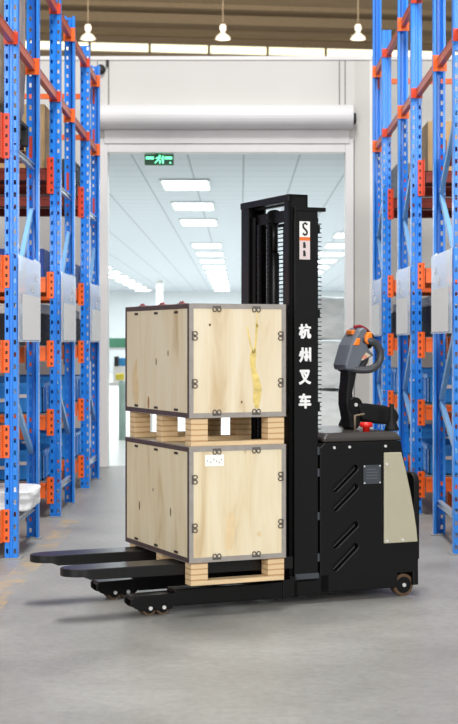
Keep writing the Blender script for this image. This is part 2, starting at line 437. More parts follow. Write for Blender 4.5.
# bell and cable on the wall by the door
b = empty('alarm_bell', (-1.335, W, 3.815))
g = G(); g.cyl((0, -.025, 0), 'y', .045, .05, 20); g.tube([(0, -.05, 0), (0, -.075, 0)], [.045, .02], 20); g.build('bell_dome', 'dark', b)
G().tube([(-.02, -.012, -.04), (-.045, -.012, -.1), (-.01, -.012, -.17), (-.035, -.012, -.24), (-.02, -.012, -.30)], .004, 6).build('cable', 'dark', b)
box('bracket', 'dark', .05, .075, -.03, 0, .03, .09, b)
tag(b, 'round black alarm bell high on white wall left of roller door', 'bell')
c = empty('conduit', (-1.357, W, 0))
G().tube([(0, -.014, .02), (0, -.014, 3.2)], .011, 8).build('pipe', 'seam', c)
box('clamp', 'dark', -.016, .016, -.03, 0, 1.0, 1.06, c); box('clamp', 'dark', -.016, .016, -.03, 0, .06, .12, c)
tag(c, 'thin grey conduit running up beside the left door jamb', 'pipe')

# high-bay lamps in the far hall
lamp0 = None
for i, (x, lab) in enumerate(((-4.44, 'white bell shaped high bay lamp above the left racks'), (-.5, 'white bell shaped high bay lamp hanging above the door middle'), (3.45, 'white bell shaped high bay lamp beside the right racks'))):
    if lamp0 is None:
        r = empty('pendant_lamp', (x, 45, 10.05)); lamp0 = r
        g = G(); g.lathe([(.28, 0), (.27, .03), (.22, .12), (.12, .2), (.07, .24)], (0, 0, 0)); g.lathe([(.262, .005), (.2, .11), (.06, .22)], (0, 0, 0)); g.build('lamp_shade', 'lampg', r)
        G().lathe([(0, .22), (.07, .24), (.075, .30), (.11, .32), (.115, .45), (.09, .52), (0, .54)], (0, 0, 0)).build('ballast', 'lampw', r)
        G().lathe([(0, .02), (.07, .04), (.08, .1), (.05, .2), (0, .24)], (0, 0, 0), 12).build('bulb', 'lampw', r)
        G().tube([(0, 0, .54), (0, 0, 3.3)], .018, 6).build('rod', 'rod', r)
    else:
        r = copy_tree(lamp0); r.location = (x, 45, 10.05)
    r.scale = (.82, .82, .82)
    tag(r, lab, 'lamp', 'high bay lamps')

# things inside the clean room
def lumpy(name, m, x0, x1, y0, y1, z0, z1, amp, parent=None, n=7, seed=1):
    rnd = random.Random(seed); g = G(); g.box(x0, x1, y0, y1, z0, z1)
    bmesh.ops.subdivide_edges(g.b, edges=g.b.edges[:], cuts=n, use_grid_fill=True)
    for v in g.b.verts:
        v.co += Vector((rnd.uniform(-amp, amp), rnd.uniform(-amp, amp), rnd.uniform(-amp, amp)*(.3 if v.co.z < z0+.02 else 1)))
    for f in g.b.faces: f.smooth = True
    o = g.build(name, m, parent)
    sd = o.modifiers.new('sub', 'SUBSURF'); sd.levels = 1; sd.render_levels = 1
    return o
ws = empty('wrapped_pallet', (1.2, 17.6, 0))
g = G()
for y in (-.45, 0, .45): g.box(-.55, .55, y-.05, y+.05, 0, .1)
for x in (-.5, -.25, 0, .25, .5): g.box(x-.05, x+.05, -.5, .5, .1, .12)
g.build('pallet', 'boardd', ws)
lumpy('wrapped_bundle', 'wrapw', -.55, .6, -.5, .5, .13, .66, .022, ws, 8, 3)
lumpy('wrapped_bundle', 'wrapw', -.53, .58, -.48, .48, .69, 1.2, .022, ws, 8, 4)
lumpy('wrapped_bundle', 'wrapw', -.50, .55, -.46, .46, 1.23, 1.70, .03, ws, 8, 5)
tag(ws, 'tall pallet of white stretch wrapped goods inside the doorway right of mast', 'wrapped pallet')
wb = empty('workbench', (-1.5, 19.3, 0))
G().box(-.45, .4, -.3, .3, .66, .70).build('bench_top', 'frame', wb)
for x in (-.42, .37):
    for y in (-.27, .27): G().box(x-.02, x+.02, y-.02, y+.02, 0, .66).build('leg', 'frame', wb)
G().box(-.45, .4, .0, .3, 1.1, 1.13).build('upper_shelf', 'frame', wb)
for x in (-.42, .37): G().box(x-.015, x+.015, .25, .28, .70, 1.1).build('shelf_post', 'frame', wb)
tag(wb, 'white workbench with raised shelf beyond the left door jamb', 'workbench')
def bx(name, m, x, y, z, sx, sy, sz, label, cat, group=None, bevel=.004):
    o = G().box(-sx/2, sx/2, -sy/2, sy/2, 0, sz).build(name, m, bevel=bevel); o.location = (x, y, z); tag(o, label, cat, group); return o
bx('green_crate', 'green', -1.5, 19.45, 1.13, .34, .25, .12, 'green plastic crate on the raised shelf left of the upper wooden crate', 'crate')
bx('white_parcel', 'paper', -1.45, 19.3, .70, .26, .3, .2, 'white parcel on the workbench beside the door jamb', 'parcel')
bx('blue_tub', 'cyan', -1.42, 19.3, .9, .2, .2, .1, 'small bright blue tub on top of the white parcel', 'tub')
bx('black_box', 'dark', -1.535, 19.15, .9, .05, .12, .12, 'small black box left of the bright blue tub', 'box')
o = G().lathe([(0, 0), (.045, 0), (.045, .62), (.05, .66), (.04, .72), (0, .73)], (0, 0, 0)).build('film_roll', 'greengrey'); o.location = (-1.44, 18.85, 0)
tag(o, 'grey green roll standing upright on the floor inside the left door jamb', 'roll')
o = lumpy('yellow_bag', 'yellow', -.05, .05, -.04, .04, 0, .08, .008, None, 3, 9); o.location = (-1.47, 18.86, .735)
tag(o, 'small yellow bag on top of the grey green roll', 'bag')

# ------------------------------------------------------------ pallet racks
PITCH = .068
def post_mesh(name, s, face, z0, z1, sc=1.0, holes=True, dy=0):
    """open C upright with two columns of slots; face=-1 looks to -y, +1 looks to +y"""
    g = G(); hw = .0345*sc; dep = .07
    def P(x, y, z): return (x, -face*(y+dy), z)
    xs = [-hw, -.028*sc, -.015*sc, -.010*sc]
    zs = [z0]; z = z0+.03
    n = 0
    while z+.03 < z1 and n < 80:
        zs += [z, z+.026]; z += PITCH; n += 1
    zs.append(z1)
    def strip(cols, holecol):
        for i in range(len(cols)-1):
            if holecol is not None and i == holecol and holes:
                for j in range(0, len(zs)-1):
                    if j % 2 == 1: continue
                    g.face([P(cols[i], 0, zs[j]), P(cols[i+1], 0, zs[j]), P(cols[i+1], 0, zs[j+1]), P(cols[i], 0, zs[j+1])])
            else:
                g.face([P(cols[i], 0, z0), P(cols[i+1], 0, z0), P(cols[i+1], 0, z1), P(cols[i], 0, z1)])
    strip(xs, 1); strip([-x for x in xs], 1)
    gr = .009; a = .010*sc; b = .007*sc
    prof = [(-a, 0), (-b, gr), (b, gr), (a, 0)]
    for (x0, y0), (x1, y1) in zip(prof[:-1], prof[1:]):
        g.face([P(x0, y0, z0), P(x1, y1, z0), P(x1, y1, z1), P(x0, y0, z1)])
    for sg in (-1, 1):
        g.face([P(sg*hw, 0, z0), P(sg*hw, dep, z0), P(sg*hw, dep, z1), P(sg*hw, 0, z1)])
        g.face([P(sg*hw, dep, z0), P(sg*(hw-.014), dep, z0), P(sg*(hw-.014), dep, z1), P(sg*hw, dep, z1)])
    bmesh.ops.remove_doubles(g.b, verts=g.b.verts[:], dist=.0001)
    me = g.mesh(name, False); me.materials.append(M['blue']); return me
def solid(o, t=.003):
    m = o.modifiers.new('sheet', 'SOLIDIFY'); m.thickness = t; m.offset = 0; return o
MESH = {}
def cached(key, fn):
    if key not in MESH: MESH[key] = fn()
    return MESH[key]
DEP = .95
LEV = {-1: (.184, .65, 1.12, 1.59), 1: (.21, .71, 1.18, 1.66)}
def connector(s, h):
    g = G(); g.box(s*.008, s*.050, -.008, -.001, -h/2, h/2); g.box(s*.046, s*.052, -.045, -.001, -h/2, h/2)
    g.mi = 1
    n = 4 if h < .2 else 5
    for i in range(n):
        z = -h/2+h*(i+.5)/n
        g.box(s*.018, s*.030, -.0095, -.0075, z-.009, z+.009)
    return g.mesh('beam_connector')
def beam_mesh(s, L, h):
    g = G(); g.box(s*.06, s*L, -.05, -.004, -h/2, h/2); g.box(s*.06, s*L, -.054, -.05, h/2-.014, h/2); g.box(s*.06, s*L, -.054, -.05, -h/2, -h/2+.014)
    return g.mesh('beam')
def rot_z(o, a): o.rotation_euler = (0, 0, a); return o
BAY = 2.7
def rack(s, X, y0, idx, label, split, top, upper_holes, extra):
    r = empty('pallet_rack', (s*X, y0, 0)); tag(r, label, 'pallet rack', 'blue and orange pallet racks')
    for bay in (0, BAY):
        for face, y in ((-1, 0), (1, DEP)):
            o = link('upright_post', cached(('p', face, split), lambda: post_mesh('upright_post', s, face, 0, split+.05)), 'blue', r); o.location = (s*bay, y, 0); solid(o)
            tp = top if not (bay == 0 and face == 1 and idx == 2 and s == 1) else top+.75
            if idx == 2 and s == 1 and face == -1: tp = 3.78
            o = link('upright_extension', cached(('u', face, split, tp, upper_holes), lambda: post_mesh('upright_extension', s, face, split-.02, tp, 1.06, upper_holes, -.004)), 'blue', r); o.location = (s*bay, y, 0); solid(o)
            o = link('foot_plate', cached('fp', lambda: G().box(-.055, .055, -.06, .06, 0, .006).mesh('foot_plate')), 'seam', r)
            o.location = (s*bay, y-face*.035, 0)
    # bracing of the end frame
    za = ((.53, 1, .96, 0), (1.36, 0, 2.0, 1)) if s == -1 else ((2.62, 0, 2.12, 1), (2.12, 1, 1.55, 0), (1.42, 0, .83, 1), (.83, 1, .5, 0))
    yq = (.04, DEP-.04)
    for k, (z1, a, z2, b2) in enumerate(za):
        g = G(); p = Vector((0, yq[a], z1)); q = Vector((0, yq[b2], z2))
        d = (q-p).normalized(); nrm = Vector((1, 0, 0)).cross(d)
        g.bar(p, q, .003, .04, nrm); g.bar(p+nrm*.019+Vector((s*.012, 0, 0)), q+nrm*.019+Vector((s*.012, 0, 0)), .024, .003, nrm); g.bar(p-nrm*.019+Vector((s*.012, 0, 0)), q-nrm*.019+Vector((s*.012, 0, 0)), .024, .003, nrm)
        g.build('diagonal_brace', 'blueb', r)
    for z in ((.19, 2.27) if s == -1 else (.2,)):
        g = G(); g.box(-.014, .014, .05, DEP-.05, z+.013, z+.017); g.box(-.014, .014, .05, DEP-.05, z-.017, z-.013); g.box(-.002, .002, .05, DEP-.05, z-.014, z+.014)
        g.build('horizontal_strut', 'zinc', r)
    # beams with their connectors, both faces
    for z in LEV[s]:
        for face in (0, 1):
            bm = link('beam', cached(('b', s, .1), lambda: beam_mesh(s, BAY-.06, .1)), 'orange', r)
            bm.location = (0, 0, z) if face == 0 else (s*BAY, DEP, z)
            if face: rot_z(bm, PI)
            cn = link('beam_connector', cached(('c', s, .18), lambda: connector(s, .18)), ['orange', 'hole'], bm)
            if face:   # far face: the connector sits at the aisle end
                cn.location = (s*BAY, 0, 0); cn2 = None
                cn.scale = (-1, 1, 1) if False else (1, 1, 1)
                cn.data = cached(('c', -s, .18), lambda: connector(-s, .18))
                if not cn.data.materials:
                    for k_ in ('orange', 'hole'): cn.data.materials.append(M[k_])
        G().box(s*.06, s*(BAY-.05), .01, DEP-.01, z+.05, z+.056).build('shelf_deck', 'deckg', r)
    z = 2.34
    for face in (0, 1):
        bm = link('beam', cached(('b', s, .07), lambda: beam_mesh(s, BAY-.06, .07)), 'deckbeam', r)
        bm.location = (0, 0, z) if face == 0 else (s*BAY, DEP, z)
        if face: rot_z(bm, PI)
        key = ('c', s if not face else -s, .25)
        cn = link('beam_connector', cached(key, lambda: connector(key[1], .25)), ['redor', 'hole'], bm)
        if face: cn.location = (s*BAY, 0, 0)
    g = G()
    for i in range(9): g.box(s*.06, s*(BAY-.05), .012+i*.104, .012+i*.104+.094, z+.035, z+.053)
    g.build('shelf_deck', 'deck', r)
    for z in extra:
        g = G(); g.box(s*.04, s*(BAY-.05), DEP+.004, DEP+.04, z-.022, z+.022); bm = g.build('upper_beam', 'orange', r)
        g = G(); g.box(-s*.0, s*.05, DEP+.001, DEP+.008, z-.07, z+.07); g.build('beam_connector', 'redor', bm)
    # tie beams along the row ends
    tz = (2.88, 3.48) if s == -1 else (2.93, 3.59)
    segs = [(.075, DEP-.075)]
    segs.append((DEP+.006, 2.03-.006) if idx < 2 else None)
    if idx == 0: segs.append((-1.08, -.006))
    for z in tz:
        for q in segs:
            if q is None: continue
            g = G(); g.box(-.017, .017, q[0], q[1], z-.026, z+.024); g.box(-.019, .019, q[0], q[1], z+.024, z+.028)
            t = g.build('tie_beam', 'tie', r)
        g = G(); g.box(-.043, .043, DEP-.078, DEP-.072, z-.05, z+.05); g.build('tie_bracket', 'orange', r)
        g = G(); g.box(-.04, .04, -.012, -.006, z-.035, z+.035); g.build('tie_bracket', 'redor', r)
    return r
LY = [8.516, 10.546, 12.576]; RY = [8.68, 10.71, 12.74]
LX = 1.266; RX = [1.24, 1.228, 1.214]
pos_word = ['nearest the camera', 'in the middle of the row', 'farthest away next to the door']
for i in range(3):
    rack(-1, LX, LY[i], i, 'blue and orange pallet rack on the left side, '+pos_word[i], 2.28, 3.62, True, (3.0, 3.36) if i == 2 else ())
for i in range(3):
    rack(1, RX[i], RY[i], i, 'blue and orange pallet rack on the right side, '+pos_word[i], 2.9, 4.3, False, (3.52,) if i == 2 else ())

# location boards hung on the rack ends
near = ['nearest', 'middle', 'farthest']
for s, X, Y, zb in ((-1, LX, LY, 1.2), (1, None, RY, 1.25)):
    for i in range(3):
        xx = (X if s == -1 else RX[i])-.046
        r = empty('location_board', (s*xx, Y[i]+(-.03 if s == -1 else .0), zb))
        box('acrylic_sheet', 'sheet', -.002, .002, 0, .92, 0, .48, r)
        pf = box('paper_insert', 'paper', -.0035 if s == 1 else .0022, -.0022 if s == 1 else .0035, .14, .90, .012, .27, r)
        xs = (.0024, .0036) if s == -1 else (-.0036, -.0024)
        for (yc, zc, w_, h_) in ((.56, .30, .10, .012), (.53, .325, .03, .03), (.60, .325, .03, .03), (.72, .37, .09, .014), (.70, .395, .04, .022)):
            box('printed_mark', 'white', xs[0], xs[1], yc-w_/2, yc+w_/2, zc-h_/2, zc+h_/2, r)
        for y in (.04, .88): G().bar((0, y, .47), (s*.03, y, .50), .012, .003, (0, 1, 0)).build('hook', 'zinc', r)
        tag(r, 'clear and white location board on the %s %s rack end' % (near[i], 'left' if s == -1 else 'right'), 'sign board', 'location boards on rack ends')

# goods on the racks
def make_bin(s):
    r = empty('storage_bin', (0, 0, 0))
    L, D, H = .62, .72, .21
    g = G(); t = .008
    g.box(0, s*L, 0, D, 0, t); g.box(0, s*t, 0, D, 0, H); g.box(s*(L-t), s*L, 0, D, 0, H); g.box(0, s*L, 0, t, 0, H); g.box(0, s*L, D-t, D, 0, H)
    for y in (.12, .36, .6): g.box(-s*.008, 0, y-.012, y+.012, .01, H-.03)
    for x in (.12, .31, .5): g.box(s*(x-.012), s*(x+.012), -.008, 0, .01, H-.03)
    g.build('bin_body', 'bin', r)
    g = G(); g.box(-s*.014, s*.01, -.014, D+.014, H-.03, H); g.box(s*(L-.01), s*(L+.014), -.014, D+.014, H-.03, H); g.box(0, s*L, -.014, .01, H-.03, H); g.box(0, s*L, D-.01, D+.014, H-.03, H)
    g.build('rim', 'bin', r)
    for i, (zz, l_) in enumerate(((.12, .09), (.09, .06), (.13, .05))): box('printed_mark', 'white', s*(.1+.14*i), s*(.1+.14*i+l_), -.0095, -.008, zz-.012, zz+.012, r)
    return r
proto = {}
rown = ['nearest', 'middle', 'farthest']
lvn = ['lowest shelf', 'second shelf from the floor']
for s, Y in ((-1, LY), (1, RY)):
    for i in (0, 1, 2):
        X = LX if s == -1 else RX[i]
        for lv in (0, 1):
            if i == 0 and lv == 0: continue
            if s not in proto: r = make_bin(s); proto[s] = r
            else: r = copy_tree(proto[s])
            r.location = (s*(X+.10 + (.25 if i == 0 else 0)), Y[i]+.12, LEV[s][lv]+.056)
            tag(r, 'blue plastic bin on the %s of the %s %s rack' % (lvn[lv], rown[i], 'left' if s == -1 else 'right'), 'bin', 'blue bins on the racks')
def item(name, m, s, X, y, z, L, D, H, label, cat):
    o = G().box(0, s*L, 0, D, 0, H).build(name, m, bevel=.006); o.location = (s*X, y, z); tag(o, label, cat); return o
for s, Y, sd in ((-1, LY, 'left'), (1, RY, 'right')):
    for i in (1, 2):
        X = LX if s == -1 else RX[i]
        z3 = LEV[s][2]+.056; z4 = LEV[s][3]+.056
        item('black_case', 'dark', s, X+.11, Y[i]+.1, z3, .5, .7, .22, 'black case on the third shelf of the %s %s rack' % (rown[i], sd), 'case')
        item('white_sack', 'paper', s, X+.12, Y[i]+.12, z3+.22, .45, .6, .07, 'flat white sack on top of the black case, %s %s rack' % (rown[i], sd), 'sack')
        if s == -1: item('dark_blue_carton', 'bind', s, X+.09, Y[i]+.1, z4, .5, .7, .2, 'dark blue carton on the fourth shelf of the %s left rack' % rown[i], 'carton')
zt = 2.31+.083
def wrapped(s, X, y, L, D, H, label, m='wrap', seed=1):
    r = empty('wrapped_load', (s*X, y, zt))
    g = G()
    for q in (0, .45, .9): g.box(0, s*L, (D-.1)*q/.9, (D-.1)*q/.9+.1, 0, .1)
    g.box(0, s*L, 0, D, .1, .12); g.build('pallet', 'dark', r)
    lumpy('wrapped_goods', m, s*.015, s*L, .01, D-.01, .125, H, .012, r, 8, seed)
    return tag(r, label, 'wrapped load')
wrapped(-1, LX+.025, LY[0]+.1, 1.1, .82, 1.5, 'tall pale stretch wrapped load high on the nearest left rack', seed=2)
item('brown_carton', 'carton', -1, LX+.08, LY[1]+.08, zt, .6, .5, .45, 'plain brown carton on the top deck of the middle left rack', 'carton')
wrapped(-1, LX+.1, LY[2]+.3, 1.0, .6, .34, 'low dark wrapped load on top deck of the farthest left rack', 'dark', 3)
item('brown_carton', 'carton', 1, RX[1]+.09, RY[1]+.1, zt, .6, .5, .36, 'plain brown carton on the top deck of the middle right rack', 'carton')
item('grey_carton', 'deckg', 1, RX[2]+.1, RY[2]+.1, zt, .6, .6, .3, 'grey carton on the top deck of the farthest right rack', 'carton')
bun = empty('wrapped_bundle', (-LX-.06, LY[0]+.16, LEV[-1][0]+.0565))
o = lumpy('film_wrap', 'wrapw', -.6, .14, 0, .5, .0, .12, .012, bun, 6, 8)
tag(bun, 'white film wrapped bundle sticking out of the lowest shelf, nearest left rack', 'bundle')

# ------------------------------------------------------------ pallet stacker
ROT = math.atan2(.407, .914)
ORG = (-.431, 6.78, 0)
st = empty('pallet_stacker', ORG, ROT)
tag(st, 'black electric pallet stacker carrying two wooden crates on raised forks', 'pallet stacker')
LV = .463
# outrigger legs with tandem load wheels
def wheel(parent, name, u, v, z, r, wd):
    g = G(); g.cyl((u, v, z), 'y', r, wd, 28); g.mi = 1; g.cyl((u, v, z), 'y', r*.74, wd+.004, 24)
    o = g.build(name, ['tread', 'black2'], parent)
    h = G(); h.cyl((u, v-wd/2-.004, z), 'y', r*.27, .012, 12); h.cyl((u, v+wd/2+.004, z), 'y', r*.27, .012, 12)
    h.build('hub_bolt', 'bolt', o) if False else None
    return o
for v in (0, LV):
    g = G()
    g.box(.135, .74, v-.05, v+.05, .035, .108)
    leg = g.build('outrigger_leg', 'black2', st, .004)
    g = G()
    prof = [(-.068, .052), (-.068, .078), (-.055, .088), (.14, .092), (.14, .045), (.118, .024), (-.02, .024), (-.05, .036)]
    g.prism(prof, 'y', v-.05, v-.038); g.prism(prof, 'y', v+.038, v+.05); g.box(-.06, .135, v-.04, v+.04, .068, .088)
    g.build('wheel_bogie', 'black2', leg, .003)
    for u in (.02, .084):
        wh = wheel(leg, 'load_wheel', u, v, .031, .031, .072)
        g = G(); g.cyl((u, v-.052, .046 if False else .034), 'y', .0085, .008, 12); g.build('wheel_bolt', 'bolt', leg)
# forks
for v in (0, LV):
    out = []
    n = 24
    for k in range(n+1):
        a = -PI/2+PI*k/n
        out.append((-.268-.105*math.cos(a), v+.08*math.sin(a)))
    outline = [(.70, v-.08)]+out+[(.70, v+.08)]
    g = G()
    top = [g.b.verts.new((a, b_, .226)) for a, b_ in outline]
    bot = [g.b.verts.new((a, b_, .171 if a > -.2 else (.192 if a < -.28 else .178))) for a, b_ in outline]
    fs = [g.b.faces.new(top), g.b.faces.new(bot[::-1])]
    for i in range(len(outline)): fs.append(g.b.faces.new([top[i], bot[i], bot[(i+1)%len(outline)], top[(i+1)%len(outline)]]))
    g.build('fork', 'fork', st, .004)
# chassis base and carriage
g = G(); g.box(.70, .90, -.05, LV+.05, .035, .13); g.box(.66, .72, -.055, .0, .035, .12); g.build('chassis_base', 'black2', st, .004)
g = G(); g.box(.645, .70, -.02, LV+.02, .17, .26); g.box(.655, .70, .0, .46, .45, .52)
for v in (.02, LV-.1): g.box(.66, .70, v, v+.08, .2, .66)
g.build('fork_carriage', 'black', st, .003)
# mast
def channel(v0, v1, open_in, z0, z1, u0, u1, t=.012):
    g = G(); near_ = v0 if open_in > 0 else v1-t
    g.box(u0, u1, near_, near_+t, z0, z1); g.box(u0, u0+t, v0, v1, z0, z1); g.box(u1-t, u1, v0, v1, z0, z1)
    return g
post = channel(-.03, .026, 1, .10, 1.877, .705, .80).build('mast_post', 'black2', st, .002)
post2 = channel(.425, .51, -1, .10, 1.877, .705, .80).build('mast_post', 'black2', st, .002)
channel(-.012, .034, 1, .3, 1.80, .72, .785, .008).build('inner_mast_post', 'black', st, .002)
channel(.385, .48, -1, .3, 1.80, .72, .785, .008).build('inner_mast_post', 'black', st, .002)
g = G(); g.box(.70, .735, -.03, .51, 1.846, 1.877); g.box(.735, .80, -.03, .51, 1.862, 1.877); g.build('top_crossbeam', 'black2', st, .003)
for z0_, z1_ in ((1.76, 1.812), (.97, 1.01), (.5, .55)): G().box(.735, .765, .034, .385, z0_, z1_).build('inner_crossbeam', 'black', st, .003)
G().box(.737, .76, .026, .43, 1.835, 1.846).build('inner_crossbeam', 'black', st)
side = G().box(.722, .842, -.05, -.031, .10, 1.80).build('mast_side_panel', 'black', st, .003)
g = G(); g.box(.722, .882, -.052, .0, 1.80, 1.818); g.box(.722, .742, -.052, .0, 1.76, 1.80); g.build('top_bracket', 'black2', st, .002)
g = G(); g.cyl((.75, .227, .86), 'z', .024, 1.52, 20); g.build('lift_cylinder', 'black2', st)
g = G(); g.cyl((.75, .227, 1.70), 'z', .018, .18, 16); g.build('piston_rod', 'chain', st)
g = G(); g.cyl((.75, .227, 1.79), 'y', .036, .03, 20); g.build('chain_pulley', 'chain', st)
g = G(); g.cyl((.723, .24, 1.50), 'x', .006, .006, 10); g.build('bolt', 'bolt', st)
def chain(v, cu_, name='lift_chain'):
    g = G(); z = .6
    while z < 1.76:
        g.box(cu_-.006, cu_+.006, v-.011, v+.011, z, z+.012); g.cyl((cu_, v, z+.016), 'y', .005, .03, 6); z += .02
    return g.build(name, 'chain', st)
chain(.314, .712); chain(.227, .722)
# wire mesh guard between posts, operator side
g = G()
z = .80
while z < 1.76:
    g.box(.843, .847, -.045, .51, z-.0026, z+.0026); g.box(.843, .863, -.045, -.040, z-.002, z+.002); z += .0205
for v in (-.03, .06, .15, .24, .33, .42, .505): g.box(.847, .851, v-.0025, v+.0025, .79, 1.76)
g.box(.838, .852, -.035, .51, .78, .79); g.box(.838, .852, -.035, .51, 1.755, 1.77)
g.build('mesh_guard', 'black', st)
for z_ in (1.72, 1.33, .9): G().box(.80, .86, -.035, -.02, z_-.02, z_+.02).build('guard_clip', 'black', st)
# hinge line between mast and body
for z_ in (.70, .60, .40, .21): G().box(.838, .848, -.054, -.046, z_-.018, z_+.018).build('hinge', 'plate', st)
g = G(); g.box(.725, .845, -.054, -.05, .115, .14); g.cyl((.735, -.056, .125), 'y', .006, .008, 8); g.build('base_clamp', 'plate', st)
# lettering
def letter(ch, u, z, size, parent):
    cu = bpy.data.curves.new('character', 'FONT'); cu.body = ch; cu.size = size; cu.extrude = .0008; cu.offset = .0014
    cu.align_x = 'CENTER'; cu.align_y = 'CENTER'
    o = bpy.data.objects.new('tmp', cu); COL.objects.link(o)
    dg = bpy.context.evaluated_depsgraph_get(); me = bpy.data.meshes.new_from_object(o.evaluated_get(dg))
    bpy.data.objects.remove(o); bpy.data.curves.remove(cu)
    xs = [v.co.x for v in me.vertices]; ys = [v.co.y for v in me.vertices]
    cx, cy = (min(xs)+max(xs))/2, (min(ys)+max(ys))/2
    sx, sy = .060/(max(xs)-min(xs)), .066/(max(ys)-min(ys))
    for v in me.vertices:
        x, y, zz = v.co; v.co = (u+(x-cx)*sx, -.0515-zz, z+(y-cy)*sy)
    bb = bmesh.new()
    for k_, (dx, dz) in enumerate(((0, 0), (.0019, 0), (-.0019, 0), (0, .0016), (0, -.0016))):
        n0 = len(bb.verts); bb.from_mesh(me); bb.verts.ensure_lookup_table()
        for v in bb.verts[n0:]: v.co += Vector((dx, -.00012*k_, dz))
    bb.to_mesh(me); bb.free()
    me.materials.clear(); me.materials.append(M['white'])
    o = bpy.data.objects.new('character', me); COL.objects.link(o); o.parent = parent
    return o
for ch, z_ in zip('杭州叉车', (1.249, 1.141, 1.039, .930)):
    letter(ch, .774, z_, .06, side)
# warning label
wl = box('warning_label', 'paper', .747, .800, -.0512, -.05, 1.578, 1.752, side)
G().box(.747, .800, -.0518, -.0512, 1.668, 1.680).build('label_band', 'labelorange', wl) if False else None
g = G(); g.box(.747, .800, -.0518, -.0512, 1.664, 1.68); g.mi = 1; g.box(.747, .800, -.0517, -.0512, 1.579, 1.664)
g.mi = 2
hook = [(.785, 1.738), (.775, 1.745), (.764, 1.738), (.765, 1.725), (.776, 1.715), (.785, 1.704), (.782, 1.693), (.772, 1.690), (.763, 1.697)]
g.tube([(a, -.052, b_) for a, b_ in hook], .0048, 6)
for z_ in (1.644, 1.606): g.cyl((.770, -.052, z_+.008), 'y', .006, .0015, 8); g.box(.765, .778, -.0525, -.0515, z_-.014, z_+.004)
g.build('label_print', ['labelorange', 'labelpink', 'ink'], side)

# body
body_pts = [(.853, .045), (1.262, .045), (1.262, .112), (1.345, .112), (1.345, .05), (1.376, .05), (1.374, .22), (1.36, .35), (1.33, .5), (1.295, .66), (1.28, .735), (.875, .735), (.853, .715)]
g = G(); g.prism(body_pts, 'y', -.05, .58)
bodyo = g.build('body', 'black', st)
cut = G()
for (ua, za), (ub, zb_) in (((.932, .522), (1.036, .614)), ((.932, .434), (1.036, .526)), ((.932, .262), (1.036, .350)), ((.932, .157), (1.036, .249))):
    a, b_ = Vector((ua, za)), Vector((ub, zb_)); d = (b_-a).normalized(); nn = Vector((-d.y, d.x)); r_ = .0145
    pts = []
    for k in range(9): t = PI/2+PI*k/8; pts.append(a+d*math.cos(t)*r_+nn*math.sin(t)*r_)
    for k in range(9): t = -PI/2+PI*k/8; pts.append(b_+d*math.cos(t)*r_+nn*math.sin(t)*r_)
    cut.prism([tuple(p) for p in pts], 'y', -.09, -.02)
cme = cut.mesh('cutter'); co = bpy.data.objects.new('cutter', cme); COL.objects.link(co); co.parent = st
bm_ = bodyo.modifiers.new('slots', 'BOOLEAN'); bm_.operation = 'DIFFERENCE'; bm_.object = co; bm_.solver = 'EXACT'
bpy.context.view_layer.update()
dg = bpy.context.evaluated_depsgraph_get(); nm = bpy.data.meshes.new_from_object(bodyo.evaluated_get(dg))
bodyo.modifiers.clear(); bodyo.data = nm; bpy.data.objects.remove(co)
nm.materials.clear(); nm.materials.append(M['black'])
bv = bodyo.modifiers.new('bevel', 'BEVEL'); bv.width = .005; bv.segments = 2; bv.limit_method = 'ANGLE'; bv.angle_limit = .7
for u, z_ in ((.868, .718), (.945, .718), (1.10, .718), (.98, .70)):
    pass
for u, z_ in ((.925, .712), (1.005, .713), (1.195, .712)):
    G().cyl((u, -.052, z_), 'y', .0065, .006, 10).build('screw', 'bolt', bodyo)
# lid
g = G()
lo = [(.872, -.045), (1.286, -.045), (1.286, .575), (.872, .575)]
hi = [(.905, -.012), (1.268, -.012), (1.268, .545), (.905, .545)]
va = [g.b.verts.new((a, b_, .736)) for a, b_ in lo]; vm = [g.b.verts.new((a, b_, .752)) for a, b_ in lo]; vb = [g.b.verts.new((a, b_, .778)) for a, b_ in hi]
g.b.faces.new(va[::-1]); g.b.faces.new(vb)
for A, B in ((va, vm), (vm, vb)):
    for i in range(4): g.b.faces.new([A[i], A[(i+1)%4], B[(i+1)%4], B[i]])
g.build('lid', 'lid', st, .008, 3)
# beige rear side cover
curve = [(1.278, .682), (1.302, .6), (1.326, .5), (1.347, .4), (1.360, .32), (1.367, .256)]
cp = [(1.186, .256), (1.186, .682)]+curve
g = G(); g.prism(cp, 'y', -.058, -.048)
for (a, b_), (c_, d_) in zip(curve[:-1], curve[1:]):   # return round the rear corner
    g.face([(a, -.058, b_), (c_, -.058, d_), (c_+.012, .03, d_), (a+.012, .03, b_)]) if False else None
cv = g.build('rear_cover', 'beige', st, .004)
for u, z_ in ((1.198, .628), (1.200, .268), (1.285, .268)):
    G().cyl((u, -.0595, z_), 'y', .007, .005, 10).build('screw', 'bolt', cv)
npl = box('nameplate', 'plate', 1.078, 1.170, -.0525, -.05, .538, .626, st)
for u, z_ in ((1.083, .543), (1.165, .543), (1.083, .621), (1.165, .621)):
    G().cyl((u, -.0535, z_), 'y', .004, .003, 8).build('rivet', 'bolt', npl)
g = G()
for z_, l_ in ((.606, .05), (.592, .06), (.578, .058), (.564, .06)): g.box(1.094, 1.094+l_, -.0529, -.0525, z_-.0015, z_+.0015)
g.build('engraving', 'grey', npl)
# caster
cw = wheel(st, 'caster_wheel', 1.304, -.012, .052, .052, .04)
G().cyl((1.304, -.036, .052), 'y', .009, .01, 14).build('axle_bolt', 'bolt', cw)
G().box(1.268, 1.34, .02, .56, .04, .115).build('underside_guard', 'black', st)
